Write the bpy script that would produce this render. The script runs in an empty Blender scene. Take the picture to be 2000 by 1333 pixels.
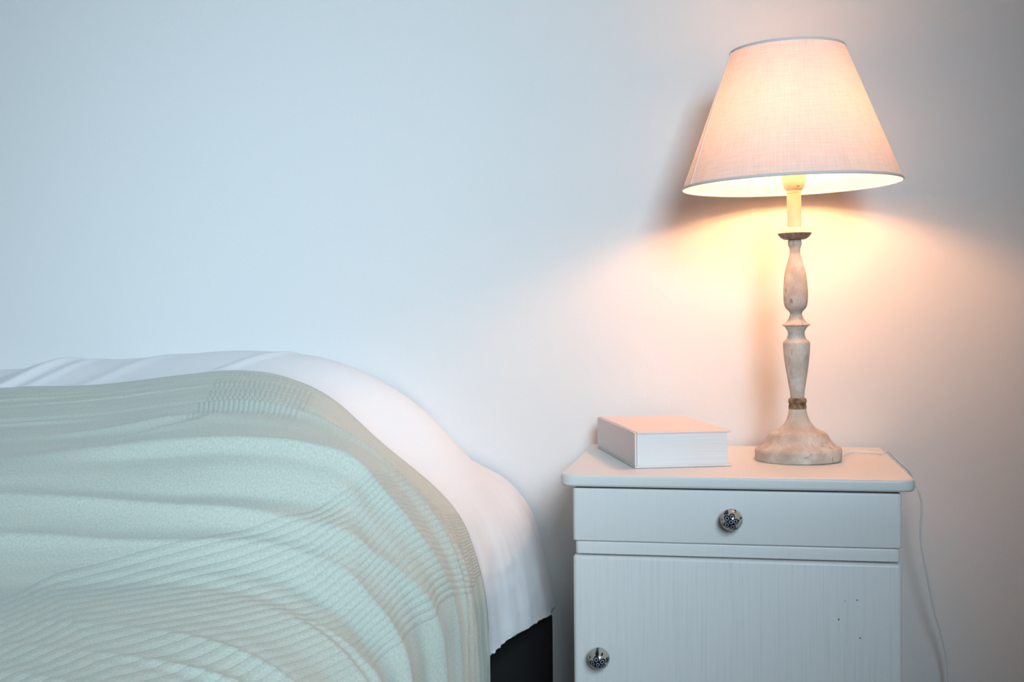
import bpy, bmesh, math, random
from mathutils import Vector, Matrix, noise

C = bpy.context.scene.collection
TOP = 0.68                      # height of the nightstand's top above the floor
WALL_Y = 0.42

# ------------------------------------------------------------------ camera
YAW, PITCH, ROLL, FPX = 0.1834, 0.0231, -0.0090, 2329.5
CAM = Vector((0.2510, -1.7177, 0.2355 + TOP))
fwd = Vector((-math.sin(YAW), math.cos(YAW), 0)); rgt = Vector((math.cos(YAW), math.sin(YAW), 0)); up = Vector((0, 0, 1))
d_ = fwd * math.cos(PITCH) - up * math.sin(PITCH)
u_ = up * math.cos(PITCH) + fwd * math.sin(PITCH)
r3 = rgt * math.cos(ROLL) + u_ * math.sin(ROLL)
u3 = u_ * math.cos(ROLL) - rgt * math.sin(ROLL)
cam_data = bpy.data.cameras.new('camera')
cam_data.sensor_width = 36.0
cam_data.lens = FPX / 2000 * 36
cam_data.clip_start = 0.02
cam = bpy.data.objects.new('camera', cam_data); C.objects.link(cam)
m = Matrix((r3, u3, -d_)).transposed().to_4x4(); m.translation = CAM
cam.matrix_world = m
bpy.context.scene.camera = cam

def unproject(px, py, axis, value):
    """point where the sight line of a photo pixel meets the plane axis = value (nightstand-top coordinates)"""
    v = d_ + r3 * ((px - 1000) / FPX) - u3 * ((py - 666.5) / FPX)
    c = CAM - Vector((0, 0, TOP))
    t = (value - c[axis]) / v[axis]
    return c + v * t

# ------------------------------------------------------------------ light
vs = bpy.context.scene.view_settings
vs.view_transform = 'Standard'; vs.look = 'None'; vs.gamma = 1.0; vs.use_curve_mapping = False
vs.exposure = 0.0
world = bpy.data.worlds.new('sky'); bpy.context.scene.world = world
world.use_nodes = True
world.node_tree.nodes['Background'].inputs[0].default_value = (0.55, 0.75, 1.0, 1)
world.node_tree.nodes['Background'].inputs[1].default_value = 0.05

CEIL = 2.45
XL, XR, YF = -2.6, 1.32, -2.9
WIN = (0.45, 1.20, 1.15, 2.25)       # window in the front wall, behind the camera: x0, x1, z0, z1
al = bpy.data.lights.new('window_daylight', 'AREA')
al.shape = 'RECTANGLE'; al.size = WIN[1] - WIN[0]; al.size_y = WIN[3] - WIN[2]
al.energy = 15.0; al.color = (0.66, 0.86, 1.0); al.spread = math.radians(62)
alo = bpy.data.objects.new('window_daylight', al); C.objects.link(alo)
alo.location = ((WIN[0] + WIN[1]) / 2, YF + .25, (WIN[2] + WIN[3]) / 2)
alo.rotation_euler = (Vector((-0.84, WALL_Y, 0.96)) - alo.location).to_track_quat('-Z', 'Z').to_euler()
BULB_WATT = 440.0
BULB_COLOR = (1.0, 0.47, 0.20)

# ------------------------------------------------------------------ helpers
def link(name, me, parent=None):
    o = bpy.data.objects.new(name, me); C.objects.link(o)
    if parent: o.parent = parent
    return o
def obj(name, bm, mat, parent=None, smooth=False):
    me = bpy.data.meshes.new(name); bm.to_mesh(me); bm.free()
    if mat: me.materials.append(mat)
    if smooth:
        for p in me.polygons: p.use_smooth = True
    return link(name, me, parent)
def thing(name, label, cat, loc=(0, 0, 0)):
    o = link(name, None); o.location = loc; o['label'] = label; o['category'] = cat
    return o
def tag(o, label, cat):
    o['label'] = label; o['category'] = cat; return o
def struct(name, bm, mat):
    o = obj(name, bm, mat); o['kind'] = 'structure'; return o
def box(bm, x0, x1, y0, y1, z0, z1):
    v = [bm.verts.new(p) for p in ((x0,y0,z0),(x1,y0,z0),(x1,y1,z0),(x0,y1,z0),(x0,y0,z1),(x1,y0,z1),(x1,y1,z1),(x0,y1,z1))]
    for f in ((0,3,2,1),(4,5,6,7),(0,1,5,4),(1,2,6,5),(2,3,7,6),(3,0,4,7)): bm.faces.new([v[i] for i in f])
def bevel(o, w, seg=3):
    md = o.modifiers.new('bevel', 'BEVEL'); md.width = w; md.segments = seg; md.limit_method = 'ANGLE'; md.angle_limit = math.radians(40)
    for p in o.data.polygons: p.use_smooth = True
    w_ = o.modifiers.new('wn', 'WEIGHTED_NORMAL'); w_.keep_sharp = True
    return o
def lathe(profile, n=64, cap0=True, cap1=True):
    """profile: list of (radius, z)"""
    bm = bmesh.new(); rings = []
    for r, z in profile:
        rings.append([bm.verts.new((r * math.cos(2*math.pi*k/n), r * math.sin(2*math.pi*k/n), z)) for k in range(n)])
    for a, b in zip(rings, rings[1:]):
        for k in range(n): bm.faces.new((a[k], a[(k+1) % n], b[(k+1) % n], b[k]))
    if cap0: bm.faces.new(list(reversed(rings[0])))
    if cap1: bm.faces.new(rings[-1])
    bmesh.ops.recalc_face_normals(bm, faces=bm.faces)
    return bm
def smooth_profile(pts, sub=5):
    """Catmull-Rom through (r,z) points; a third value True marks a sharp corner"""
    out = []
    for i in range(len(pts) - 1):
        p1, p2 = pts[i], pts[i+1]
        p0 = pts[i-1] if i > 0 and len(p1) < 3 else p1
        p3 = pts[i+2] if i + 2 < len(pts) and len(p2) < 3 else p2
        for k in range(sub):
            t = k / sub
            q = []
            for c in (0, 1):
                a, b, c_, d = p0[c], p1[c], p2[c], p3[c]
                q.append(0.5 * (2*b + (c_-a)*t + (2*a-5*b+4*c_-d)*t*t + (3*b-a-3*c_+d)*t**3))
            out.append((max(q[0], 1e-4), q[1]))
    out.append(pts[-1][:2])
    return out
def tube(points, r, n=10, sub=6):
    P = []
    for i in range(len(points) - 1):
        p0 = points[max(i-1, 0)]; p1 = points[i]; p2 = points[i+1]; p3 = points[min(i+2, len(points)-1)]
        for k in range(sub):
            t = k / sub
            P.append(0.5 * (2*p1 + (p2-p0)*t + (2*p0-5*p1+4*p2-p3)*t*t + (3*p1-p0-3*p2+p3)*t**3))
    P.append(points[-1])
    bm = bmesh.new(); rings = []
    nrm = Vector((0, 0, 1))
    for i, p in enumerate(P):
        t = (P[min(i+1, len(P)-1)] - P[max(i-1, 0)]).normalized()
        nrm = nrm - t * nrm.dot(t)
        if nrm.length < 1e-4: nrm = t.orthogonal()
        nrm.normalize(); bn = t.cross(nrm)
        rings.append([bm.verts.new(p + (nrm * math.cos(2*math.pi*k/n) + bn * math.sin(2*math.pi*k/n)) * r) for k in range(n)])
    for a, b in zip(rings, rings[1:]):
        for k in range(n): bm.faces.new((a[k], a[(k+1) % n], b[(k+1) % n], b[k]))
    bm.faces.new(rings[0]); bm.faces.new(rings[-1])
    bmesh.ops.recalc_face_normals(bm, faces=bm.faces)
    return bm

# ------------------------------------------------------------------ materials
class Mat:
    def __init__(s, name, color=(0.8, 0.8, 0.8), rough=0.6, spec=0.4):
        s.m = bpy.data.materials.new(name); s.m.use_nodes = True
        s.t = s.m.node_tree; s.N = s.t.nodes; s.L = s.t.links
        s.b = s.N['Principled BSDF']; s.out = s.N['Material Output']
        s.b.inputs['Base Color'].default_value = (*color, 1)
        s.b.inputs['Roughness'].default_value = rough
        s.b.inputs['Specular IOR Level'].default_value = spec
    def node(s, kind, **kw):
        n = s.N.new(kind)
        for k, v in kw.items():
            if k in n.inputs: n.inputs[k].default_value = v
            else: setattr(n, k, v)
        return n
    def coord(s, scale=(1, 1, 1), out='Object'):
        tc = s.node('ShaderNodeTexCoord'); mp = s.node('ShaderNodeMapping')
        mp.inputs['Scale'].default_value = scale
        s.L.new(tc.outputs[out], mp.inputs['Vector']); return mp.outputs[0]
    def noise(s, vec, scale, detail=3, rough=0.5):
        n = s.node('ShaderNodeTexNoise', Scale=scale, Detail=detail, Roughness=rough)
        s.L.new(vec, n.inputs['Vector']); return n.outputs['Fac']
    def ramp(s, fac, stops):
        r = s.node('ShaderNodeValToRGB'); e = r.color_ramp.elements
        while len(e) < len(stops): e.new(0.5)
        for k, (p, c) in enumerate(stops): e[k].position = p; e[k].color = (*c, 1)
        s.L.new(fac, r.inputs[0]); return r.outputs[0]
    def mix(s, fac, a, b, mode='MIX'):
        n = s.node('ShaderNodeMix'); n.data_type = 'RGBA'; n.blend_type = mode
        for sock, v in ((n.inputs[0], fac), (n.inputs[6], a), (n.inputs[7], b)):
            if hasattr(v, 'links') or isinstance(v, bpy.types.NodeSocket): s.L.new(v, sock)
            elif isinstance(v, (int, float)): sock.default_value = v
            else: sock.default_value = (*v, 1)
        return n.outputs[2]
    def math(s, op, a, b=0.0, c=0.0):
        n = s.node('ShaderNodeMath'); n.operation = op
        for i, v in enumerate((a, b, c)):
            if isinstance(v, bpy.types.NodeSocket): s.L.new(v, n.inputs[i])
            else: n.inputs[i].default_value = v
        return n.outputs[0]
    def color(s, sock): s.L.new(sock, s.b.inputs['Base Color'])
    def bump(s, h, dist, strength=1.0):
        b = s.node('ShaderNodeBump', Distance=dist, Strength=strength)
        s.L.new(h, b.inputs['Height'])
        if s.b.inputs['Normal'].links: s.L.new(s.b.inputs['Normal'].links[0].from_socket, b.inputs['Normal'])
        s.L.new(b.outputs[0], s.b.inputs['Normal']); return b

M = {}
w = Mat('matt_wall_paint', (0.81, 0.805, 0.80), 0.85, 0.15)
v = w.coord()
w.bump(w.noise(v, 260, 4, 0.6), 0.0004, 0.5)
w.bump(w.noise(v, 6, 2), 0.01, 0.06)
M['wall'] = w.m
M['far_wall'] = Mat('low_bounce_wall_paint', (0.10, 0.095, 0.09), 0.85, 0.15).m  # unseen walls, colour kept very dark to cut bounced fill light
M['cream_wall'] = Mat('cream_bounce_wall_paint', (0.78, 0.70, 0.62), 0.85, 0.15).m  # unseen right wall, set close and cream to bounce warm lamplight back
c_ = Mat('ceiling_paint', (0.75, 0.74, 0.72), 0.9, 0.1); M['ceiling'] = c_.m
f_ = Mat('dark_wood_floor', (0.06, 0.045, 0.035), 0.5, 0.4)
v = f_.coord((1.5, 14, 1))
f_.color(f_.ramp(f_.noise(v, 6, 6, 0.6), [(0.3, (0.035, 0.025, 0.02)), (0.7, (0.085, 0.06, 0.045))])); M['floor'] = f_.m

def paint(name, grain):
    p = Mat(name, (0.80, 0.79, 0.775), 0.38, 0.45)
    v = p.coord((55, 55, 1.6))
    g = p.noise(v, 4.0, 5, 0.65)
    v2 = p.coord()
    p.color(p.mix(grain, (0.80, 0.79, 0.775), p.ramp(g, [(0.30, (0.72, 0.71, 0.70)), (0.46, (0.79, 0.78, 0.765)), (0.75, (0.82, 0.81, 0.795))])))
    p.bump(g, 0.0007, 0.16 * grain + 0.02)
    p.bump(p.noise(v2, 60, 2), 0.001, 0.10)
    return p
M['paint_grain'] = paint('brushed_white_paint', 1.0).m
M['paint'] = paint('white_gloss_paint', 0.25).m
# paint with three little dark dings, at places fixed on the door
pd = paint('brushed_white_paint_with_dings', 1.0)
tc = pd.node('ShaderNodeTexCoord')
src = pd.b.inputs['Base Color'].links[0].from_socket
for (px, py, rr) in ((1638, 1211, .0012), (1680, 1247, .0011), (1674, 1173, .0010), (1650, 1175, .0007)):
    q = unproject(px, py, 1, 0.004)
    vm = pd.node('ShaderNodeVectorMath'); vm.operation = 'DISTANCE'
    pd.L.new(tc.outputs['Object'], vm.inputs[0]); vm.inputs[1].default_value = (q.x, 0.004, q.z)
    src = pd.mix(pd.math('LESS_THAN', vm.outputs['Value'], rr), src, (0.10, 0.085, 0.08))
pd.color(src); M['paint_door'] = pd.m
r_ = Mat('raw_brown_wood', (0.16, 0.09, 0.055), 0.8, 0.2); M['raw'] = r_.m

# lamp wood: distressed chalk paint
l = Mat('distressed_chalk_paint', (0.55, 0.5, 0.45), 0.75, 0.2)
v = l.coord()
big = l.noise(v, 28, 5, 0.65); fine = l.noise(l.coord((1, 1, 0.35)), 150, 4, 0.6)
base = l.ramp(big, [(0.30, (0.46, 0.39, 0.32)), (0.50, (0.60, 0.54, 0.47)), (0.68, (0.74, 0.70, 0.65))])
worn = l.ramp(fine, [(0.56, (0, 0, 0)), (0.70, (1, 1, 1))])
l.color(l.mix(l.math('MULTIPLY', worn, l.ramp(l.noise(v, 14, 2), [(0.45, (0, 0, 0)), (0.62, (1, 1, 1))])), base, (0.24, 0.21, 0.18)))
l.bump(fine, 0.0008, 0.5)
M['lampwood'] = l.m
l = Mat('worn_brown_ring', (0.20, 0.11, 0.06), 0.6, 0.3)
l.color(l.ramp(l.noise(l.coord(), 120, 4), [(0.35, (0.12, 0.06, 0.035)), (0.65, (0.36, 0.24, 0.14))])); M['ring'] = l.m
M['sleeve'] = Mat('cream_candle_sleeve', (0.74, 0.62, 0.46), 0.6, 0.3).m
l = Mat('aged_bronze_cup', (0.22, 0.16, 0.12), 0.5, 0.4)
l.color(l.ramp(l.noise(l.coord(), 160, 5, 0.7), [(0.35, (0.13, 0.085, 0.06)), (0.6, (0.30, 0.24, 0.20)), (0.8, (0.5, 0.46, 0.42))])); M['cup'] = l.m
l = Mat('cream_plastic_socket', (0.80, 0.72, 0.58), 0.4, 0.4); M['socket'] = l.m
M['cord'] = Mat('white_flex', (0.88, 0.86, 0.84), 0.4, 0.4).m
M['print'] = Mat('grey_print', (0.2, 0.18, 0.15), 0.6, 0.2).m
e = Mat('lit_bulb_glass', (1, 0.9, 0.8), 0.3)
e.b.inputs['Emission Color'].default_value = (*BULB_COLOR, 1)
e.b.inputs['Emission Strength'].default_value = BULB_WATT
M['bulb'] = e.m
# shade linen: diffuse outside, lets part of the bulb's light through
s = Mat('linen_shade_cloth', (0.80, 0.74, 0.70), 0.9, 0.1)
uv = s.coord((1, 1, 1), 'UV')
wa = s.node('ShaderNodeTexNoise', Scale=1.0, Detail=2.0); mp = s.node('ShaderNodeMapping'); mp.inputs['Scale'].default_value = (420, 26, 1)
s.L.new(uv, mp.inputs[0]); s.L.new(mp.outputs[0], wa.inputs['Vector'])
wb = s.node('ShaderNodeTexNoise', Scale=1.0, Detail=2.0); mp2 = s.node('ShaderNodeMapping'); mp2.inputs['Scale'].default_value = (26, 420, 1)
s.L.new(uv, mp2.inputs[0]); s.L.new(mp2.outputs[0], wb.inputs['Vector'])
weave = s.math('MULTIPLY', s.math('ADD', wa.outputs['Fac'], wb.outputs['Fac']), 0.5)
tcol = s.ramp(weave, [(0.35, (0.74, 0.68, 0.65)), (0.65, (0.83, 0.78, 0.76))])
s.color(tcol); s.bump(weave, 0.0006, 0.4)
tr = s.node('ShaderNodeBsdfTranslucent'); s.L.new(s.mix(1.0, tcol, (0.98, 0.93, 0.90), 'MULTIPLY'), tr.inputs['Color'])
mx = s.node('ShaderNodeMixShader'); mx.inputs[0].default_value = 0.10
s.L.new(s.b.outputs[0], mx.inputs[1]); s.L.new(tr.outputs[0], mx.inputs[2]); s.L.new(mx.outputs[0], s.out.inputs['Surface'])
M['shade'] = s.m
s = Mat('shade_edge_tape', (0.84, 0.79, 0.78), 0.85, 0.1); M['shade_tape'] = s.m

# knob: cream ceramic with navy rosettes
k = Mat('painted_ceramic', (0.55, 0.51, 0.45), 0.12, 0.6)
tc = k.node('ShaderNodeTexCoord'); col = None
sep = k.node('ShaderNodeSeparateXYZ'); k.L.new(tc.outputs['Object'], sep.inputs[0])
def kdist(x, z):
    cb = k.node('ShaderNodeCombineXYZ'); k.L.new(sep.outputs[0], cb.inputs[0]); k.L.new(sep.outputs[2], cb.inputs[2])
    vm = k.node('ShaderNodeVectorMath'); vm.operation = 'DISTANCE'; k.L.new(cb.outputs[0], vm.inputs[0]); vm.inputs[1].default_value = (x, 0, z)
    return vm.outputs['Value']
navy = (0.008, 0.012, 0.025); cream = (0.42, 0.38, 0.32); pale = (0.33, 0.34, 0.38)
acc = cream
R = 0.0157
pet = [(-.40, .30), (.03, .46), (.34, .04), (.08, -.46), (-.42, -.28)]
for (x, z) in [(-.05, .0)] + pet:
    acc = k.mix(k.math('LESS_THAN', kdist(x*R, z*R), (.38 if (x, z) == (-.05, .0) else .27)*R), acc, navy)
for (x, z) in pet + [(-.05, 0)]:
    dd = kdist(x*R, z*R)
    acc = k.mix(k.math('COMPARE', dd, 0.14*R, 0.035*R), acc, pale)
for (x, z, rr) in ((.80, .28, .10), (.62, .12, .07), (.35, -.78, .20), (-.80, -.35, .16), (-.45, .78, .17), (-.88, .1, .08), (.85, -.1, .05), (.50, -.62, .08), (-.62, .62, .08), (.3, .86, .1), (-.2, -.85, .07)):
    acc = k.mix(k.math('LESS_THAN', kdist(x*R, z*R), rr*R), acc, navy)
k.color(acc); k.b.inputs['Coat Weight'].default_value = 0.25; k.b.inputs['Coat Roughness'].default_value = 0.05
M['knob'] = k.m
M['knob_metal'] = Mat('dull_brass', (0.25, 0.22, 0.17), 0.4, 0.5).m
M['knob_metal'].node_tree.nodes['Principled BSDF'].inputs['Metallic'].default_value = 0.8

# book
l = Mat('pale_pink_cover', (0.84, 0.745, 0.735), 0.6, 0.3)
l.bump(l.noise(l.coord(), 500, 2), 0.0003, 0.3); M['cover'] = l.m
l = Mat('page_block', (0.84, 0.83, 0.82), 0.8, 0.1)
v = l.coord((1, 1, 420))
pn = l.noise(v, 3, 2); l.color(l.ramp(pn, [(0.3, (0.77, 0.76, 0.755)), (0.7, (0.85, 0.845, 0.84))])); l.bump(pn, 0.0004, 0.3); M['pages'] = l.m

# linens
l = Mat('white_cotton', (0.85, 0.845, 0.86), 0.9, 0.1)
v = l.coord((1, 1, 1), 'UV')
l.bump(l.noise(v, 900, 2), 0.0004, 0.35); l.bump(l.noise(v, 55, 3), 0.002, 0.20)
l.b.inputs['Sheen Weight'].default_value = 0.15
M['sheet'] = l.m
l = Mat('sage_ribbed_cotton', (0.46, 0.56, 0.48), 0.95, 0.08)
tc = l.node('ShaderNodeTexCoord'); sep = l.node('ShaderNodeSeparateXYZ'); l.L.new(tc.outputs['UV'], sep.inputs[0])
U, V_ = sep.outputs[0], sep.outputs[1]      # rib coordinates of the two ribbed bands; each band spans 0..1
def soft(x, a, b): return l.math('MULTIPLY', l.math('GREATER_THAN', x, a), l.math('LESS_THAN', x, b))
def ribs(x, n): return l.math('POWER', l.math('MULTIPLY', l.math('PINGPONG', l.math('MULTIPLY', x, n), 0.5), 2.0), 0.55)
spy = l.node('ShaderNodeSeparateXYZ')
att0 = l.node('ShaderNodeAttribute'); att0.attribute_name = 'cloth'; l.L.new(att0.outputs['Vector'], spy.inputs[0])
fade = l.node('ShaderNodeMapRange'); fade.inputs['From Min'].default_value = -.33; fade.inputs['From Max'].default_value = -.20
l.L.new(spy.outputs[1], fade.inputs['Value'])
m1 = l.math('MULTIPLY', soft(U, 0, 1), fade.outputs[0]); m2 = soft(V_, 0, 1)
mask = l.math('ADD', m1, m2)
rib = l.math('ADD', l.math('MULTIPLY', m1, ribs(U, 20)), l.math('MULTIPLY', m2, ribs(V_, 22)))
ribm = l.math('MULTIPLY', rib, mask)
vg = l.node('ShaderNodeCombineXYZ')
att = l.node('ShaderNodeAttribute'); att.attribute_name = 'cloth'
sp2 = l.node('ShaderNodeSeparateXYZ'); l.L.new(att.outputs['Vector'], sp2.inputs[0])
crinkle = l.noise(att.outputs['Vector'], 420, 3, 0.6)
slub_m = l.node('ShaderNodeMapping'); slub_m.inputs['Scale'].default_value = (60, 700, 1); l.L.new(att.outputs['Vector'], slub_m.inputs[0])
slub = l.noise(slub_m.outputs[0], 1.0, 2)
cl = l.ramp(crinkle, [(0.3, (0.485, 0.51, 0.45)), (0.7, (0.62, 0.648, 0.57))])
l.color(l.mix(l.math('MULTIPLY', l.math('SUBTRACT', 1.0, rib), l.math('MULTIPLY', mask, 0.28)), cl, (0.42, 0.46, 0.40)))
l.bump(ribm, 0.0014, 0.7); l.bump(crinkle, 0.0007, 0.6); l.bump(slub, 0.0004, 0.5)
l.b.inputs['Sheen Weight'].default_value = 0.2
M['blanket'] = l.m
M['mattress'] = Mat('mattress_ticking', (0.55, 0.55, 0.56), 0.9, 0.1).m
M['frame'] = Mat('charcoal_upholstery', (0.018, 0.017, 0.018), 0.85, 0.2).m
M['leg'] = Mat('black_wood', (0.03, 0.025, 0.022), 0.5, 0.3).m

# ------------------------------------------------------------------ room
b = bmesh.new(); box(b, XL - .1, XR + .1, WALL_Y, WALL_Y + .1, 0, CEIL); struct('wall_back', b, M['wall'])
b = bmesh.new(); box(b, XL - .1, XL, YF, WALL_Y, 0, CEIL); struct('wall_left', b, M['far_wall'])
b = bmesh.new(); box(b, XR, XR + .1, YF, WALL_Y, 0, CEIL); struct('wall_right', b, M['cream_wall'])
b = bmesh.new()
box(b, XL - .1, WIN[0], YF - .1, YF, 0, CEIL); box(b, WIN[1], XR + .1, YF - .1, YF, 0, CEIL)
box(b, WIN[0], WIN[1], YF - .1, YF, 0, WIN[2]); box(b, WIN[0], WIN[1], YF - .1, YF, WIN[3], CEIL)
struct('wall_front', b, M['far_wall'])
b = bmesh.new(); box(b, XL - .1, XR + .1, YF - .1, WALL_Y + .1, -.1, 0); struct('floor', b, M['floor'])
b = bmesh.new()
box(b, XL - .1, XR + .1, YF - .1, WALL_Y + .1, CEIL, CEIL + .08)
struct('ceiling', b, M['ceiling'])
b = bmesh.new(); t = .05
xm = (WIN[0] + WIN[1]) / 2
for x in (WIN[0], xm - t / 2, WIN[1] - t): box(b, x, x + t, YF - .07, YF - .02, WIN[2], WIN[3])
for z in (WIN[2], WIN[3] - t): box(b, WIN[0] + t, WIN[1] - t, YF - .069, YF - .021, z, z + t)
struct('window_1', b, M['ceiling'])
b = bmesh.new(); box(b, XL, XR, WALL_Y - .014, WALL_Y, 0, .09); struct('baseboard_back', b, M['ceiling'])

# ------------------------------------------------------------------ nightstand (local origin: front-left corner of the top surface, z = 0 at the top)
W, D, T = 0.5, 0.4016, 0.0178
ns = thing('nightstand', 'white painted wooden nightstand with one drawer and one door, beside the bed', 'nightstand', (0, 0, TOP))
def slab(bm, x0, x1, y0, y1, z0, z1, rc, re, nc=10, ne=6):
    """board with rounded front corners (plan radius rc) and softened edges (re)"""
    plan = []
    for k in range(nc + 1):
        a = math.pi + k / nc * math.pi / 2
        plan.append((x0 + rc + rc * math.cos(a), y0 + rc + rc * math.sin(a), math.cos(a), math.sin(a)))
    for k in range(nc + 1):
        a = 1.5 * math.pi + k / nc * math.pi / 2
        plan.append((x1 - rc + rc * math.cos(a), y0 + rc + rc * math.sin(a), math.cos(a), math.sin(a)))
    plan.append((x1, y1, 1, 0)); plan.append((x0, y1, -1, 0))
    prof = [(re * (1 - math.sin(a)), z0 + re * (1 - math.cos(a))) for a in [i / ne * math.pi / 2 for i in range(ne + 1)]]
    prof += [(re * (1 - math.cos(a)), z1 - re * (1 - math.sin(a))) for a in [i / ne * math.pi / 2 for i in range(ne + 1)]]
    rings = []
    for off, z in prof:
        rings.append([bm.verts.new((x - nx * off, y - ny * off, z)) for x, y, nx, ny in plan])
    n = len(plan)
    for a, b_ in zip(rings, rings[1:]):
        for i in range(n): bm.faces.new((a[i], a[(i+1) % n], b_[(i+1) % n], b_[i]))
    bm.faces.new(list(reversed(rings[0]))); bm.faces.new(rings[-1])
    bmesh.ops.recalc_face_normals(bm, faces=bm.faces)
def hardn(o, ang=35):
    o.data.set_sharp_from_angle(angle=math.radians(ang)); return o
b = bmesh.new(); slab(b, 0, W, 0, D, -T, 0, .022, .0045)
hardn(obj('tabletop', b, M['paint'], ns, True))
S0, FB, ZL, ZD, ZB = .0191, .006, -.0981, -.1187, -.60
b = bmesh.new()      # carcass
tk = .016
box(b, S0 + .003, S0 + .003 + tk, FB + .014, D - .002, ZB, -T)
box(b, W - S0 - .003 - tk, W - S0 - .003, FB + .014, D - .002, ZB, -T)
box(b, S0 + .003 + tk, W - S0 - .003 - tk, D - .012, D - .002, ZB, -T)
box(b, S0 + .003 + tk, W - S0 - .003 - tk, FB + .016, D - .012, ZB, ZB + .016)
box(b, S0 + .003 + tk, W - S0 - .003 - tk, FB + .016, D - .012, ZD - .002, ZD + .010)
obj('cabinet_body', b, M['paint'], ns)
b = bmesh.new(); box(b, S0 + .004, W - S0 - .004, FB + .012, FB + .05, -T - .0075, -T); obj('top_rail', b, M['raw'], ns)
b = bmesh.new(); slab(b, S0 + .0035, W - S0 - .0022, FB + .003, FB + .017, ZD + .0016, ZL - .0002, .006, .0022, 6, 4)
hardn(obj('rail', b, M['paint'], ns, True))
b = bmesh.new(); slab(b, S0, W - S0, FB, FB + .018, ZL + .0006, -T - .0028, .006, .0022, 6, 4)
drawer = hardn(obj('drawer', b, M['paint'], ns, True))
b = bmesh.new(); slab(b, S0, W - S0, FB - .002, FB + .016, ZB + .004, ZD - .0004, .007, .0045, 6, 5)
door = hardn(obj('door', b, M['paint_door'], ns, True))
b = bmesh.new()
for x in (S0 + .006, W - S0 - .006 - .04):
    for y in (FB + .02, D - .05): box(b, x, x + .04, y, y + .04, -TOP, ZB)
feet = [(x, y) for x in (S0 + .006, W - S0 - .046) for y in (FB + .02, D - .05)]
b.free()
for x, y in feet:
    b = bmesh.new(); box(b, x, x + .04, y, y + .04, -TOP, ZB); bevel(obj('foot', b, M['paint'], ns), .003)
def knob(parent, px, py, yf, rot, tip):
    q = unproject(px, py, 1, yf - .020)
    prof = [(.0001, -.0155)] + [(.0157 * math.sin(a), -.0155 * math.cos(a)) for a in [i / 22 * math.pi for i in range(1, 20)]] + [(.0062, .0145)]
    bm = lathe(smooth_profile(prof, 2), 48)
    for vv in bm.verts: vv.co = Vector((vv.co.x, vv.co.z, vv.co.y))      # axis along y
    bmesh.ops.recalc_face_normals(bm, faces=bm.faces)
    o = obj('knob', bm, M['knob'], parent, True); o.location = (q.x, yf - .020, q.z); o.rotation_mode = 'YXZ'; o.rotation_euler = (tip, rot, 0)
    bm = lathe([(.0055, .0), (.0055, .006), (.0085, .0065), (.0085, .009)], 32)
    for vv in bm.verts: vv.co = Vector((vv.co.x, vv.co.z, vv.co.y))
    bmesh.ops.recalc_face_normals(bm, faces=bm.faces)
    c = obj('knob_collar', bm, M['knob_metal'], parent, True); c.location = (q.x, yf - .0088, q.z)
    return o
knob(drawer, 1429, 1016, FB, 0.0, 0.05)
knob(door, 1169.5, 1287, FB - .002, 1.9, 0.38)

# ------------------------------------------------------------------ table lamp
LB = Vector((.3514, .2106, 0))
lean = Matrix.Rotation(-0.0132, 4, 'Y')
lamp = thing('table_lamp', 'table lamp with turned distressed wooden stem and lit pale linen shade', 'lamp', (LB.x, LB.y, TOP))
lamp.rotation_euler = (0, -0.0132, 0)
def Z(py): return unproject(1556, py, 1, LB.y).z
SC = 1 / 1238.0
def LP(pts): return smooth_profile([((r * SC), Z(y), *rest) for (r, y, *rest) in pts], 5)
Z0 = Z(899)
def shift(p): return [(r, z - Z0) for r, z in p]
b = lathe(shift(LP([(79.5, 899, 1), (82, 897.4), (82.6, 895, 1), (83, 878.5, 1), (81.5, 875.5, 1), (75, 871.5), (68, 866), (62, 859), (58.5, 853), (57, 850.5, 1), (55, 847.5, 1), (51, 844.5), (43, 841), (34.5, 836), (27.5, 829), (22, 820), (18.6, 810), (16.6, 799, 1)])), 72)
hardn(obj('lamp_base', b, M['lampwood'], lamp, True), 32)
b = lathe(shift(LP([(16.4, 799.3, 1), (16.9, 798), (17.0, 792), (15.8, 789.5), (17.4, 787), (17.6, 782), (16.5, 779), (14, 777.6, 1)])), 48)
hardn(obj('wooden_ring', b, M['ring'], lamp, True), 32)
b = lathe(shift(LP([(13.2, 778, 1), (13.2, 776), (14.5, 763), (17, 748), (20.8, 724), (24.4, 697), (25.9, 676), (25.2, 668.5), (22, 664.8), (18.8, 662), (17.6, 659, 1), (16.2, 654), (16.4, 648), (18.6, 643.5), (22, 638.5), (26.2, 636.2), (26.8, 634.6), (25.5, 633, 1), (20.5, 630), (15.5, 624), (12.3, 617), (11.5, 613), (13.2, 608.5), (18, 603.5), (21.6, 597), (23.3, 585), (23.5, 570), (22.3, 550), (19.2, 528), (14, 509.5), (10.6, 497), (10.2, 490), (10.8, 484), (12.8, 479), (13.4, 473), (12.6, 469.5, 1)])), 56)
hardn(obj('lamp_stem', b, M['lampwood'], lamp, True), 32)
b = lathe(shift(LP([(11.8, 471.5, 1), (12.2, 468.2, 1), (19.5, 468), (25.5, 465), (29.5, 461), (32.4, 456.8), (32.6, 456, 1), (30.5, 455.4, 1)])), 56)
hardn(obj('drip_cup', b, M['cup'], lamp, True), 32)
b = lathe(shift(LP([(30.5, 456.0, 1), (32.3, 455.6), (28.5, 452.5), (24, 449.4), (18.5, 446), (15.2, 444.2, 1), (13.2, 443.8, 1)])), 56)
hardn(obj('drip_cup_top', b, M['sleeve'], lamp, True), 32)
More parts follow.
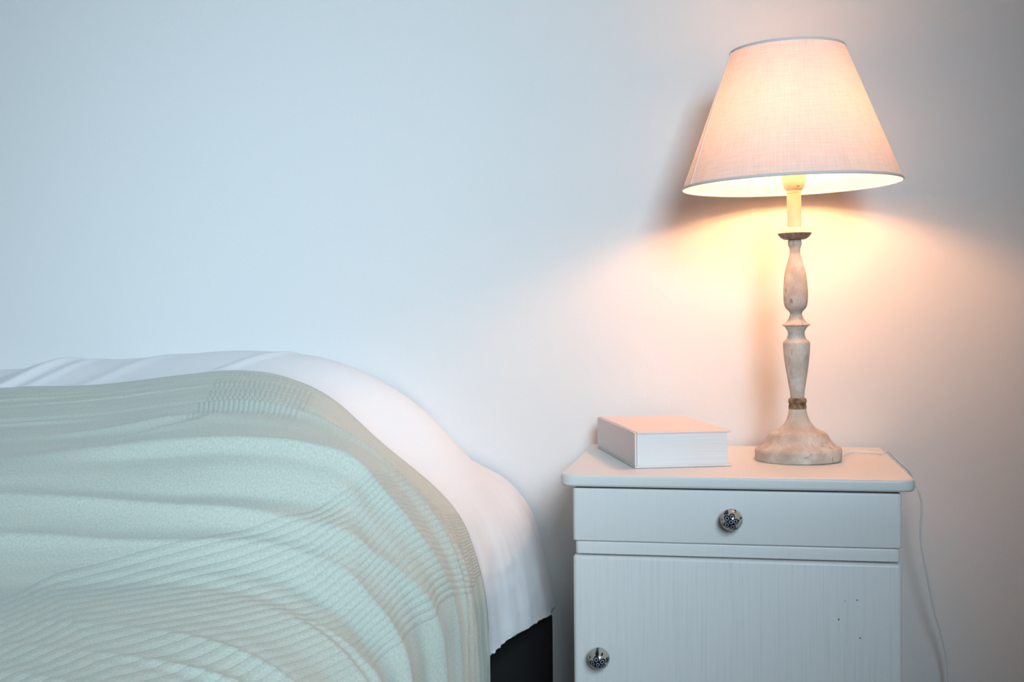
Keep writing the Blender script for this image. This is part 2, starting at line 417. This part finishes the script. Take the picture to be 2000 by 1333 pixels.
b = lathe(shift(LP([(12.8, 444, 1), (12.2, 443.2, 1), (12.2, 442.2, 1), (13.1, 441.8, 1), (13.8, 380, 1), (13.2, 379.4, 1), (13.2, 378.4, 1), (13.9, 378, 1), (13.9, 372.5, 1)])), 48)
hardn(obj('candle_sleeve', b, M['sleeve'], lamp, True), 32)
b = lathe(shift(LP([(13.9, 372.6, 1), (17, 369.8), (20.5, 364), (22.6, 356), (23.2, 348, 1), (23.4, 340, 1), (22.5, 339.4, 1), (22.5, 338, 1), (23.6, 337.4, 1), (23.8, 318, 1), (20, 316, 1), (19, 305, 1)])), 48)
socket = obj('lamp_socket', b, M['socket'], lamp, True)
def zr(py): return Z(py) - Z0
b = bmesh.new()      # tiny printed mark on the socket
for k in range(5):
    a = -math.pi / 2 + .28 + k * .045
    rr = 20.9 * SC
    box(b, rr * math.cos(a) - .0005, rr * math.cos(a) + .0005, rr * math.sin(a) - .0004, rr * math.sin(a) + .0004, zr(366.2), zr(364.2))
obj('printed_mark', b, M['print'], socket)
# bulb
ZBULB = .434 + .089
prof = [(.0115, zr(305) - ZBULB - .002), (.0115, -.030), (.0100, -.022), (.0108, -.012), (.0112, 0), (.0100, .009), (.006, .014), (.0005, .016)]
b = lathe(smooth_profile(prof, 4), 40)
o = obj('light_bulb', b, M['bulb'], lamp, True); o.location.z = ZBULB
# shade: counter-rotated to its own slight tilt
ZS0, ZS1, R0, R1 = .4335, .6425, .1684, .0882
sh = bpy.data.meshes.new('lamp_shade')
bm = bmesh.new(); n, nv = 160, 24
uvl = bm.loops.layers.uv.new('UVMap')
grid = []
for j in range(nv + 1):
    f = j / nv; r = R0 + (R1 - R0) * f; z = ZS0 + (ZS1 - ZS0) * f
    grid.append([bm.verts.new((r * math.cos(2*math.pi*i/n), r * math.sin(2*math.pi*i/n), z)) for i in range(n)])
for j in range(nv):
    for i in range(n):
        fc = bm.faces.new((grid[j][i], grid[j][(i+1) % n], grid[j+1][(i+1) % n], grid[j+1][i]))
        for lp, (a, c) in zip(fc.loops, ((i, j), (i+1, j), (i+1, j+1), (i, j+1))):
            lp[uvl].uv = (a / n * 0.85, c / nv * .22)
shade = obj('lamp_shade', bm, M['shade'], lamp, True)
off = Vector((-.0003, 0, 0))
shade.location = off; shade.rotation_euler = (0.006, -0.010, 0)
def ringtube(R, z, rt, name):
    bm = bmesh.new(); nn, kk = 128, 8
    rg = [[bm.verts.new(((R + rt * math.cos(2*math.pi*k/kk)) * math.cos(2*math.pi*i/nn), (R + rt * math.cos(2*math.pi*k/kk)) * math.sin(2*math.pi*i/nn), z + 2.0 * rt * math.sin(2*math.pi*k/kk))) for k in range(kk)] for i in range(nn)]
    for i in range(nn):
        for k in range(kk): bm.faces.new((rg[i][k], rg[(i+1) % nn][k], rg[(i+1) % nn][(k+1) % kk], rg[i][(k+1) % kk]))
    bmesh.ops.recalc_face_normals(bm, faces=bm.faces)
    return obj(name, bm, M['shade_tape'], shade, True)
ringtube(R0, ZS0, .0011, 'rim_tape'); ringtube(R1, ZS1, .0011, 'rim_tape')
bm = bmesh.new()      # seam: overlapped strip running up the left of the shade
rows = []
for j in range(13):
    f = j / 12; r = R0 + (R1 - R0) * f + .0010; z = ZS0 + (ZS1 - ZS0) * f
    a0 = math.radians(205 - 10 * f)
    rows.append([bm.verts.new(((r + dr) * math.cos(a0 + da), (r + dr) * math.sin(a0 + da), z)) for da, dr in ((-.012 - .01*f, -.0008), (-.012 - .01*f, 0.0003), (0, .0003), (0, -.0008))])
for a, c in zip(rows, rows[1:]):
    for k in range(4): bm.faces.new((a[k], a[(k+1) % 4], c[(k+1) % 4], c[k]))
bmesh.ops.recalc_face_normals(bm, faces=bm.faces)
obj('seam', bm, M['shade_tape'], shade)
# wire spider that carries the shade on the socket
bm = bmesh.new()
def add_tube(dst, pts, r):
    t_ = tube([Vector(p) for p in pts], r, 8, 2); me = bpy.data.meshes.new('x'); t_.to_mesh(me); t_.free(); dst.from_mesh(me); bpy.data.meshes.remove(me)
zf = ZS1 - .018; rz = R1 + .006
for k in range(3):
    a = math.radians(40 + 120 * k)
    add_tube(bm, [(rz*math.cos(a), rz*math.sin(a), zf), (.07*math.cos(a), .07*math.sin(a), zf - .01), (.036*math.cos(a), .036*math.sin(a), ZBULB + .01), (.026*math.cos(a), .026*math.sin(a), zr(316) + .001)], .0011)
obj('shade_carrier', bm, M['knob_metal'], lamp, True)
# cord
pts = [Vector((.416, .235, .0034))]
for (px, py) in ((1662, 883.5), (1685, 883), (1708, 884.5), (1724, 887)):
    pts.append(unproject(px, py, 2, .0030))
pts.append(Vector((.4985, .305, .0045)))
for (px, py, yy) in ((1756, 903, .31), (1774, 919.5, .315), (1786, 942, .32), (1795, 962, .32), (1800, 988, .325), (1798, 1032, .33), (1799, 1062, .335), (1806, 1099, .34), (1815, 1147, .35), (1825, 1195, .36), (1838, 1240, .37), (1848, 1284, .38), (1853, 1333, .385)):
    pts.append(unproject(px, py, 1, yy))
q = pts[-1]; pts += [q + Vector((.004, 0, -.08)), Vector((q.x + .03, .36, -TOP + .02)), Vector((q.x + .12, .33, -TOP + .004))]
b = tube(pts, .0016, 10, 6)
for vv in b.verts: vv.co -= Vector((LB.x, LB.y, 0))
cord = obj('cord', b, M['cord'], lamp, True); cord.rotation_euler = (0, 0.0132, 0)

# ------------------------------------------------------------------ book
bk = thing('hardcover_book', 'thick pale pink hardcover book lying closed on the nightstand left of the lamp', 'book', (.1046, .0763, TOP + .0004))
ang = math.radians(17.7); bk.rotation_euler = (0, 0, ang)
BL, BW = .285, .1500           # length towards the wall, width to the right
bt = unproject(1240, 845.5, 1, .0763).z
CT = .0032
b = bmesh.new()
box(b, 0, BW, 0, BL, 0, CT); o = bevel(obj('back_cover', b, M['cover'], bk), .0009, 2)
b = bmesh.new(); box(b, .0035, BW, 0, BL, bt - CT, bt); bevel(obj('front_cover', b, M['cover'], bk), .0009, 2)
b = bmesh.new(); box(b, 0, .0033, 0, BL, CT + .0002, bt - .0008); bevel(obj('spine', b, M['cover'], bk), .0010, 2)
b = bmesh.new(); box(b, .0042, BW - .0055, .0025, BL - .0025, CT, bt - CT); obj('page_block', b, M['pages'], bk)

# ------------------------------------------------------------------ bed linen profiles (x, z) from the middle of the bed over the edge and down its side
A = [(-1.62,.146),(-1.144,.153),(-.9,.158),(-.68,.170),(-.58,.168),(-.48,.156),(-.345,.096),(-.25,-.006),(-.139,-.080),(-.102,-.136),(-.084,-.209),(-.067,-.296),(-.055,-.37)]
B = [(-1.62,.100),(-1.0,.107),(-.806,.116),(-.64,.134),(-.573,.138),(-.475,.129),(-.413,.102),(-.326,.031),(-.174,-.116),(-.157,-.17),(-.149,-.215),(-.146,-.298),(-.142,-.37)]
def from_photo(y, pts):
    q = [unproject(px, py, 1, y) for px, py in pts]
    return [(-1.62, q[0].z - .005)] + [(v.x, v.z) for v in q]
Cc = from_photo(-.31, [(0,905),(250,880),(330,866),(450,849),(520,847),(600,857),(680,885),(740,940),(800,1015),(850,1100),(872,1180),(880,1300)])
Dd = from_photo(-.52, [(0,1165),(200,1160),(300,1160),(400,1170),(500,1195),(580,1235),(640,1278),(675,1315),(700,1350),(712,1400),(720,1460),(726,1540)])
Ee = [(-1.62,-.10),(-1.0,-.10),(-.8,-.10),(-.64,-.10),(-.55,-.10),(-.45,-.102),(-.38,-.106),(-.30,-.115),(-.23,-.135),(-.185,-.17),(-.165,-.22),(-.158,-.30),(-.155,-.37)]
A2 = from_photo(.28, [(0,706),(200,702),(330,694),(440,686),(550,690),(640,701),(780,766)])[:8]
A2[0] = (-1.62, A2[1][1] - .004)
A2 = A2[:8]
A2 += [((a[0] * .6 + c[0] * .4), (a[1] * .6 + c[1] * .4)) for a, c in zip(A[8:], B[8:])]
A = [(x, z - .022 * (1 - max(0, min(1, (x + .5) / .35)))) for x, z in A]
KEYS = [(-1.55, Ee), (-.90, Ee), (-.52, Dd), (-.31, Cc), (.15, B), (.28, A2), (.37, A), (.41, A)]
def pchip(ts, vs_, t):
    n = len(ts); t = max(ts[0], min(ts[-1], t))
    i = 0
    while i < n - 2 and t > ts[i+1]: i += 1
    h = [ts[k+1] - ts[k] for k in range(n-1)]; dl = [(vs_[k+1] - vs_[k]) / h[k] for k in range(n-1)]
    def tang(k):
        if k == 0: return dl[0]
        if k == n - 1: return dl[-1]
        if dl[k-1] * dl[k] <= 0: return 0.0
        w1 = 2*h[k] + h[k-1]; w2 = h[k] + 2*h[k-1]
        return (w1 + w2) / (w1 / dl[k-1] + w2 / dl[k])
    u = (t - ts[i]) / h[i]; m0 = tang(i) * h[i]; m1 = tang(i+1) * h[i]
    return (2*u**3 - 3*u*u + 1) * vs_[i] + (u**3 - 2*u*u + u) * m0 + (-2*u**3 + 3*u*u) * vs_[i+1] + (u**3 - u*u) * m1
TS = [k for k, _ in KEYS]
def profile_at(y):
    return [(pchip(TS, [p[i][0] for _, p in KEYS], y), pchip(TS, [p[i][1] for _, p in KEYS], y)) for i in range(len(A))]
def cr(p, u):
    """Catmull-Rom over polyline p at u in [0, len-1]"""
    i = min(int(u), len(p) - 2); t = u - i
    p0 = p[max(i-1, 0)]; p1 = p[i]; p2 = p[i+1]; p3 = p[min(i+2, len(p)-1)]
    # centripetal-ish: plain CR on chord-limited tangents
    out = []
    l1 = math.dist(p1, p2) + 1e-9; l0 = math.dist(p0, p1) + 1e-9; l2 = math.dist(p2, p3) + 1e-9
    for c in (0, 1):
        s0 = (p1[c] - p0[c]) / l0; s1 = (p2[c] - p1[c]) / l1; s2 = (p3[c] - p2[c]) / l2
        m1 = (s0 * l1 + s1 * l0) / (l0 + l1) * l1 if i > 0 else s1 * l1
        m2 = (s1 * l2 + s2 * l1) / (l1 + l2) * l1 if i < len(p) - 2 else s1 * l1
        out.append((2*t**3 - 3*t*t + 1) * p1[c] + (t**3 - 2*t*t + t) * m1 + (-2*t**3 + 3*t*t) * p2[c] + (t**3 - t*t) * m2)
    return out
def sst(a, b_, x):
    t = max(0, min(1, (x - a) / (b_ - a))); return t * t * (3 - 2 * t)
def sample(y, ns_, extra):
    """ns_+1 points by arclength along the section at y, hanging `extra` further down; returns [(x,z,s)] with s=0 at the shoulder reference"""
    p = [tuple(q) for q in profile_at(y)]
    p.append((p[-1][0] + .002, p[-1][1] - extra))
    raw = [cr(p, k * (len(p) - 1) / 400) for k in range(401)]
    acc = [0]
    for a, c in zip(raw, raw[1:]): acc.append(acc[-1] + math.dist(a, c))
    L_ = acc[-1]; out = []; j = 0
    for k in range(ns_ + 1):
        tgt = L_ * k / ns_
        while j < 399 and acc[j+1] < tgt: j += 1
        t = (tgt - acc[j]) / max(acc[j+1] - acc[j], 1e-9)
        out.append((raw[j][0] + (raw[j+1][0] - raw[j][0]) * t, raw[j][1] + (raw[j+1][1] - raw[j][1]) * t, tgt))
    return out, acc, raw
def arc_of_x(y, x, zmax=None):
    """arclength where the section at y reaches x (or, on the hanging side, height zmax)"""
    _, acc, raw = sample(y, 2, .1)
    for s_, r_ in zip(acc, raw):
        if (zmax is None and r_[0] >= x) or (zmax is not None and r_[1] <= zmax and r_[0] > -.45): return s_
    return acc[-1]

def cloth(name, y0, y1, ny, ns_, extra, hemfun, disp, mat, thick, parent=None, qfun=None):
    rows = []; info = []
    for j in range(ny + 1):
        y = y0 + (y1 - y0) * j / ny
        sm, acc, raw = sample(y, ns_, extra)
        rows.append([Vector((x, y, z)) for x, z, s_ in sm]); info.append([s_ for _, _, s_ in sm])
    nr = []
    for j in range(ny + 1):
        r = []
        for i in range(ns_ + 1):
            a = rows[j][min(i+1, ns_)] - rows[j][max(i-1, 0)]; c = rows[min(j+1, ny)][i] - rows[max(j-1, 0)][i]
            nn_ = c.cross(a); 
            if y1 > y0: nn_ = -nn_
            r.append(nn_.normalized())
        nr.append(r)
    bm = bmesh.new(); uvl = bm.loops.layers.uv.new('UVMap'); lay = bm.verts.layers.float_vector.new('cloth')
    vv = []
    for j in range(ny + 1):
        r = []
        for i in range(ns_ + 1):
            y = rows[j][i].y; s_ = info[j][i]; p = rows[j][i]
            q = p + nr[j][i] * disp(p, s_)
            if hemfun and p.x > -.3:
                q.z = max(q.z, hem_z(y) + .0016 * N(y * 90, 3) + .0012 * N(y * 30, 6))
            nv_ = bm.verts.new(q); nv_[lay] = (s_, y, 0); r.append(nv_)
        vv.append(r)
    for j in range(ny):
        for i in range(ns_):
            if hemfun:
                if hemfun(rows[j][i]) and hemfun(rows[j+1][i]): continue
            f = bm.faces.new((vv[j][i], vv[j+1][i], vv[j+1][i+1], vv[j][i+1]))
            for lp, (jj, ii) in zip(f.loops, ((j, i), (j+1, i), (j+1, i+1), (j, i+1))):
                s_, y = info[jj][ii], rows[jj][ii].y
                lp[uvl].uv = qfun(s_, y) if qfun else (s_, y)
    bmesh.ops.delete(bm, geom=[x for x in bm.verts if not x.link_faces], context='VERTS')
    o = obj(name, bm, mat, parent, True)
    if o.data.polygons and sum(p.normal.z for p in o.data.polygons) < 0: o.data.flip_normals()
    md = o.modifiers.new('thickness', 'SOLIDIFY'); md.thickness = thick; md.offset = -1
    o.location.z = TOP
    return o

N = lambda x, y, z=0: noise.noise(Vector((x, y, z)))
def ridge(d, wdt): return math.exp(-(d / wdt) ** 2)
# ---- white sheet / duvet cover
def hang(p): return sst(-.02, -.20, p.z) * sst(-.26, -.14, p.x)
def sheet_disp(p, s):
    d = .0035 * N(p.x * 5, p.y * 9, 3.1)
    h = hang(p)
    # soft pleats running down the hanging corner
    d += h * (.0040 * N(p.y * 26, p.z * 4, 7) + .0012 * N(p.y * 60, p.z * 12, 2) + .0012 * N(p.y * 25, p.z * 50, 5))
    # oblique fold lines at the far left
    for (xa, k, wd, am) in ((-1.02, .55, .014, .006), (-.97, .60, .012, .003), (-.62, .75, .012, .003), (-.86, .9, .02, .003)):
        d += am * ridge((p.x - xa - (p.y - .15) * k) * .8, wd) * sst(.10, .16, p.y) 
    # step fold: the left part lies lower
    d -= .014 * sst(.0, -.06, p.x - (-1.04 + (p.y - .15) * .55)) * sst(.08, .16, p.y)
    if p.y < .13: d -= .006 * sst(.13, .10, p.y)
    return d
HEM = []
for (px, py) in ((1080,1195),(1050,1212),(1022,1232),(1000,1246),(977,1270),(960,1285),(950,1300)):
    # vertical plane of the hanging corner: from (-.067,.37) to (-.146,.15)
    best = None
    for k in range(400):
        y = .40 - k * .001
        q = unproject(px, py, 1, y)
        xp = -.067 + (.37 - y) / .22 * -.079
        if best is None or abs(q.x - xp) < best[0]: best = (abs(q.x - xp), y, q.z)
    HEM.append((best[1], best[2]))
HEM.sort()
def hem_z(y):
    if y <= HEM[0][0]: return HEM[0][1]
    if y >= HEM[-1][0]: return HEM[-1][1]
    for (a, za), (c, zc) in zip(HEM, HEM[1:]):
        if a <= y <= c: return za + (zc - za) * (y - a) / (c - a)
def hem_cut(c): return c.x > -.3 and c.z < hem_z(c.y)
sheet = cloth('white_duvet', .405, .09, 130, 520, .05, hem_cut, sheet_disp, M['sheet'], .004)
tag(sheet, 'smooth white cotton duvet at the head of the bed, hanging over its side', 'duvet')
bm = None

# ---- green bedspread
BY = .15
GRID = []
for j in range(120):
    y = BY - j * .0125
    for x, z, s_ in sample(y, 220, .1)[0]:
        v = Vector((x, y, z)) - (CAM - Vector((0, 0, TOP))); w_ = v.dot(d_)
        GRID.append((1000 + FPX * v.dot(r3) / w_, 666.5 - FPX * v.dot(u3) / w_, s_, y, w_))
def on_cloth(px, py):
    c = [g for g in GRID if abs(g[0] - px) < 26 and abs(g[1] - py) < 26]
    if not c: return None
    w0 = min(g[4] for g in c)
    return min((g for g in c if g[4] < w0 + .12), key=lambda g: (g[0]-px)**2 + (g[1]-py)**2)[2:4]
def curve(pts, fallback):
    out = [q for q in (on_cloth(*p) for p in pts) if q]
    out.sort(key=lambda q: q[1])
    res = []
    for s_, y in out:
        if not res or y - res[-1][1] > .02: res.append((s_, y))
    return [q[1] for q in res], [q[0] for q in res]
def lin(c, y):
    ys, ss = c
    if y <= ys[0]: return ss[0] + (y - ys[0]) * .25
    if y >= ys[-1]: return ss[-1]
    for k in range(len(ys) - 1):
        if y <= ys[k+1]: return ss[k] + (ss[k+1] - ss[k]) * (y - ys[k]) / (ys[k+1] - ys[k])
from functools import lru_cache
b1l = curve([(424,745),(400,790),(370,840)], 0)
b1r = curve([(618,772),(600,805),(572,846)], 0)
import numpy as np
def poly2(pts):
    q = [q_ for q_ in (on_cloth(*p) for p in pts) if q_]
    a_, b_ = q[0], q[1]
    q.insert(0, (a_[0] + (a_[0]-b_[0]) * 3, a_[1] + (a_[1]-b_[1]) * 3))
    a_, b_ = q[-1], q[-2]
    q.append((a_[0] + (a_[0]-b_[0]) * 6, a_[1] + (a_[1]-b_[1]) * 6))
    P = np.array(q)
    for _ in range(3):          # corner cutting keeps the band edges smooth
        Q = [P[0]]
        for i in range(len(P) - 1): Q += [P[i] * .75 + P[i+1] * .25, P[i] * .25 + P[i+1] * .75]
        Q.append(P[-1]); P = np.array(Q)
    return P
b2u = poly2([(817,947),(709,963),(622,995),(570,1031),(480,1056),(390,1074),(210,1108),(90,1134),(12,1172)])
b2l = poly2([(932,1146),(890,1180),(846,1203),(781,1241),(709,1310),(560,1390),(400,1445),(200,1500),(20,1560)])
def sdist(P, s, y):
    """signed distance from (s, y) to the polyline; positive on its left going along it"""
    A_ = P[:-1]; B_ = P[1:]; d = B_ - A_; w_ = np.array([s, y]) - A_
    t = np.clip((w_ * d).sum(1) / (d * d).sum(1), 0, 1); r = w_ - d * t[:, None]
    k = int((r * r).sum(1).argmin()); l_ = math.sqrt((r[k] ** 2).sum())
    return l_ if d[k][0] * w_[k][1] - d[k][1] * w_[k][0] > 0 else -l_
SG = 1 if sdist(b2u, *on_cloth(760, 1080)) > 0 else -1
@lru_cache(None)
def knots(y):
    return (lin(b1l, y), lin(b1r, y))
@lru_cache(None)
def qfun(s, y):
    a1, b1 = knots(y); a1 = min(a1, b1 - .02)
    u = (s - a1) / (b1 - a1)
    if s < -9: return (u, 0)
    dU = sdist(b2u, s, y) * SG; dL = -sdist(b2l, s, y) * SG
    if dU < 0: v = dU / .2
    elif dL < 0: v = 1 - dL / .2
    else: v = dU / (dU + dL + 1e-9)
    return (u, v)
random.seed(4)
def blanket_disp(p, s):
    y = p.y
    d = .004
    fl = sst(-.72, -.40, p.x)                 # folds gather towards the edge of the bed
    wy = y + .035 * N(p.x * 2.5, y * 1.5, 5) + .05 * (p.x + .3) * sst(-.2, -.9, p.x)
    n1 = N(wy * 15, s * 1.8, 1.3); n2 = N(wy * 30, s * 2.8, 8.2); n3 = N(wy * 70, s * 6, 4.4)
    face = sst(-.04, -.28, y)                   # stronger on the slope that faces the foot end
    sharp = (1 - min(1, abs(n1) * 3.2)) ** 1.5
    far = 1 - .85 * sst(-.42, -.56, y) * (1 - sst(-.36, -.16, p.x))      # lies smoother towards the foot end
    d += far * (.0018 + (.0100 * fl + .0012) * (.35 + .65 * face)) * (sharp + n2 * .55)
    d += .0010 * n3
    pl = (1 - sst(-.12, -.24, y)) * (1 - fl * .4)  # long flat creases on the raised part
    d += .0050 * pl * (1 - min(1, abs(N(wy * 24, s * 1.4, 9)) * 4))
    return d
def bl_cut(c): return False
blanket = cloth('bedspread', BY, -1.50, 560, 420, .14, None, blanket_disp, M['blanket'], .0035, None, qfun)
tag(blanket, 'sage green crinkled cotton bedspread with ribbed bands, draped over the bed', 'bedspread')

# ------------------------------------------------------------------ bed under the linen
bed = thing('bed', 'bed with dark base, mostly hidden under the green bedspread', 'bed', (-.9, -.6, 0))
def bpart(name, x0, x1, y0, y1, z0, z1, mat, bw):
    b = bmesh.new(); box(b, x0 + .9, x1 + .9, y0 + .6, y1 + .6, z0, z1); return bevel(obj(name, b, mat, bed), bw, 4)
bpart('mattress', -1.60, -.21, -1.45, .37, .30, .52, M['mattress'], .05)
bpart('bed_base', -1.60, -.20, -1.45, .372, .10, .30, M['frame'], .012)
bpart('hem_shade_panel', -1.62, -.072, .375, .405, .02, .372, M['frame'], .006)  # added dark panel, stands in for the deep shade under the duvet's hem
for x in (-1.55, -.30):
    for y in (-1.40, .30): bpart('leg', x, x + .05, y, y + .05, 0, .10, M['leg'], .004)
